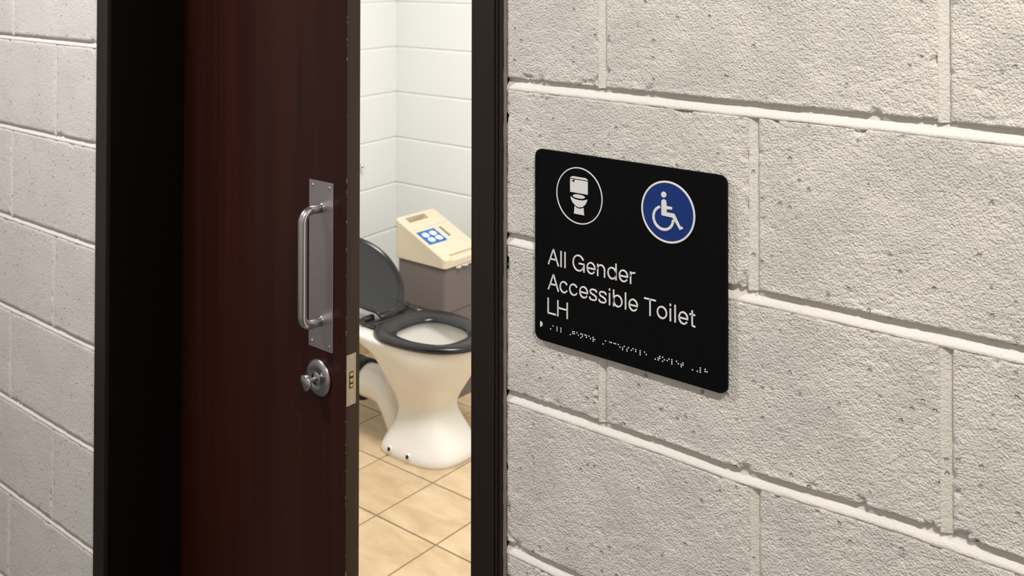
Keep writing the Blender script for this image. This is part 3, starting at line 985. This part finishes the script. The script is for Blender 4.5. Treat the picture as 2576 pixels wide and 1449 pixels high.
# hinge block and pins
bm = bmesh.new()
add_box(bm, (-1.985, YC - .100, FZ + .388), (-1.915, YC - .052, FZ + .408), .006, 3)
add_box(bm, (-1.985, YC + .052, FZ + .388), (-1.915, YC + .100, FZ + .408), .006, 3)
add_box(bm, (-1.935, YC - .105, FZ + .392), (-1.885, YC + .105, FZ + .410), .006, 3)
tp(from_bm('seat_hinge', bm, M_SEAT, smooth=True))
for s in (-1, 1):
    Vp, Fp = lathe([(.0, -.022), (.011, -.022), (.012, -.018), (.012, .018), (.011, .022), (0, .022)], (-1.945, YC + s * .085, FZ + .412), (0, 1, 0), 20)
    tp(from_py('hinge_pin', Vp, Fp, M_SEAT, smooth=True))
# lid, laid far back
tl, hxl, hzl, Ll, Wl = .985, -1.914, -1.069, .382, .160


def lid_half(q):
    """half width of the lid at distance q from the hinge line"""
    smid = Ll * .561
    if q >= smid: t = (q - smid) / (Ll - smid); w_ = Wl * max(0, 1 - min(1, t) ** 1.983) ** (1 / 1.983)
    else: t = (smid - q) / smid; w_ = Wl * max(0, 1 - min(1, t) ** 1.95) ** (1 / 1.95)
    k = .006
    tongue = .060 if q < .045 else 0
    if tongue:
        tongue *= 1 - .25 * max(0, (q - .02) / .025)
    return max(w_, tongue) + k * math.exp(-abs(w_ - tongue) / .02) * (1 if tongue else 0)


def lidring(off, h):
    out = []; m = 44
    qs = [-.012 + (Ll + .012) * (1 - math.cos(math.pi * i / m)) / 2 for i in range(m + 1)]
    side = [(q, lid_half(q)) for q in qs]
    pts = side + [(q, -w_) for q, w_ in side[::-1][1:]]
    cq = Ll * .5
    for q, w_ in pts:
        L_ = math.hypot(q - cq, w_); f = max(.02, (L_ + off) / L_)
        s, ww = cq + (q - cq) * f, w_ * f
        nx, nz = math.cos(tl), math.sin(tl)
        out.append((hxl - s * math.sin(tl) + nx * h, YC + ww, hzl + s * math.cos(tl) + nz * h))
    return out


rings = [lidring(-.12, -.012), lidring(-.06, -.011), lidring(-.015, -.008), lidring(-.002, -.003), lidring(0, .001), lidring(-.001, .004), lidring(-.005, .006), lidring(-.011, .005), lidring(-.014, .001),
         lidring(-.03, -.001), lidring(-.08, -.003), lidring(-.12, -.0035)]
Vp, Fp = loft(rings)
lid = tp(from_py('lid', Vp, Fp, M_SEAT, smooth=True)); lid['label'] = 'black seat lid folded back behind the pan'

# ------------------------------------------------------------------ sanitary bin
bn = empty('sanitary_bin', (-2.03, 1.84, FZ))
tag(bn, 'mauve grey sanitary bin with beige sloping lid behind the toilet', 'bin')


def bp_(o, par=None):
    o.parent = bn; o.matrix_parent_inverse = Matrix.Translation(-Vector(bn.location)); return o


Y0, Y1 = 1.738, 1.955
XR, XF = -2.172, -1.900
bm = bmesh.new()
# body, two tiers, upper one stepped out
def tier(z0, z1, g0, g1, bev):
    r0 = rounded(XR + g0, XF - g0, Y0 + g0, Y1 - g0, .016, 5); r1 = rounded(XR + g1, XF - g1, Y0 + g1, Y1 - g1, .016, 5)
    return [[(p[0], p[1], z0) for p in r0], [(p[0], p[1], z1) for p in r1]]
t = tier(FZ, -1.150, .012, .013, 0) + tier(-1.147, -.985, .0085, .008, 0)
Vb, Fb = loft(t)
bp_(from_py('bin_body', Vb, Fb, M_BIN))
# wedge lid with softened corners: lower rim outline and sloping top
def topz(x):
    return min(-.829, -.829 - .115 * (x + 2.165) / .262) if x > -2.165 else -.829
LB = -.9795
def lr(x, y, top): return (x, y, (topz(x) if top else LB))
o0 = rounded(XR, XF, Y0, Y1, .018, 6)
def shrink(g): return rounded(XR + g, XF - g, Y0 + g, Y1 - g, .016, 6)
rg = [[(x, y, LB - .0) for x, y in shrink(.006)], [(x, y, LB) for x, y in shrink(.001)], [(x, y, LB + .003) for x, y in o0],
      [(x, y, topz(x) - .006) for x, y in o0], [(x, y, topz(x) - .0018) for x, y in shrink(.0020)], [(x, y, topz(x)) for x, y in shrink(.006)]]
Vb, Fb = loft(rg)
# leave a real hole for the slot: add the slot as a recessed tray
me_lid = bp_(from_py('bin_lid', Vb, Fb, M_BIN_LID))
me_lid['label'] = 'beige wedge shaped lid with a slot in its upper end'
sx = Vector((.262, 0, -.115)).normalized(); sy = Vector((0, 1, 0)); sn = sx.cross(sy).normalized()
if sn.z < 0: sn = -sn
O0 = Vector((-2.165, Y0, -.829))


def slope_poly(name, pts, mt, lift, h, par):
    bm = bmesh.new()
    add_prism(bm, pts, O0 + sn * lift, sx, sy, sn, h)
    o = from_bm(name, bm, mt); o.parent = bn
    o.matrix_parent_inverse = Matrix.Translation(-Vector(bn.location))
    return o


# boolean cut of the slot, the seam and the front grip
def cutter(lo, hi, slope=True):
    bm = bmesh.new()
    if slope:
        add_prism(bm, [(lo[0], lo[1]), (hi[0], lo[1]), (hi[0], hi[1]), (lo[0], hi[1])], O0 - sn * lo[2], sx, sy, sn, lo[2] + .01)
    return from_bm('tmp_cut', bm)


for lo, hi in (((.013, .038, .042), (.044, .146, 0)), ((.0905, .012, .0016), (.0925, .205, 0)), ((.266, .040, .0095), (.300, .175, 0))):
    c_ = cutter(lo, hi)
    md = me_lid.modifiers.new('cut', 'BOOLEAN'); md.operation = 'DIFFERENCE'; md.object = c_; md.solver = 'EXACT'
    bpy.context.view_layer.update()
    dg = bpy.context.evaluated_depsgraph_get()
    nm = bpy.data.meshes.new_from_object(me_lid.evaluated_get(dg))
    me_lid.modifiers.clear()
    me_lid.data = nm
    if not nm.materials: nm.materials.append(M_BIN_LID)
    bpy.data.objects.remove(c_)
slope_poly('slot_flap', [(.020, .040), (.0435, .040), (.0435, .100), (.020, .100)], M_STKW, -.030, .004, me_lid)
stk = slope_poly('warning_sticker', [(.108, .013), (.190, .013), (.190, .111), (.108, .111)], M_STK, .0001, .0005, me_lid)
stk['label'] = 'blue square sticker with four white circles'
for cx, cy in ((.133, .042), (.133, .083), (.165, .046), (.165, .087)):
    slope_poly('sticker_circle', [(cx + .0142 * math.cos(t), cy + .0168 * math.sin(t)) for t in np.linspace(0, 2 * math.pi, 28, endpoint=False)], M_STKW, .0007, .0003, me_lid)
bm = bmesh.new()
for i in range(6):   # short strip of print, too small to read in the photograph
    a = .111 + i * .0105
    add_prism(bm, [(a, .136), (a + .0078, .136), (a + .0078, .149), (a, .149)], O0 + sn * .0002, sx, sy, sn, .0003)
o = from_bm('printed_strip', bm, M_PRINT); bp_(o)
# crumpled edge of the liner under the front of the lid
n = 60; rows = []
for r_ in range(4):
    row = []
    for i in range(n):
        y = 1.80 + .13 * i / (n - 1)
        q = float(vnoise(np.array(i * .22), np.array(r_ * 1.7), 77))
        row.append((XF - .004 + .010 * q * (r_ / 3), y, LB - .001 - .007 * r_ / 3 * (.4 + q)))
    rows.append(row)
Vb, Fb = loft(rows, closed=False, cap0=False, cap1=False)
o = from_py('liner_edge', Vb, Fb, M_BAG, smooth=True); bp_(o)
md = o.modifiers.new('thick', 'SOLIDIFY'); md.thickness = .0008

# ------------------------------------------------------------------ chrome stud on the left wall
s_ = (BY + .002 - 1.855) / math.cos(ANG)
ctr = wlm @ Vector((s_, 0, -.6845))
Vb, Fb = lathe([(.011, -.0005), (.011, .002), (.005, .003), (.004, .012), (.0075, .015), (.0098, .020), (.0098, .026), (.0075, .031), (0, .0335)], ctr, (math.cos(ANG), math.sin(ANG), 0), 28)
o = from_py('wall_stud', Vb, Fb, M_CHROME, smooth=True)
tag(o, 'small chrome stud on the white wall just past the door edge', 'stud')
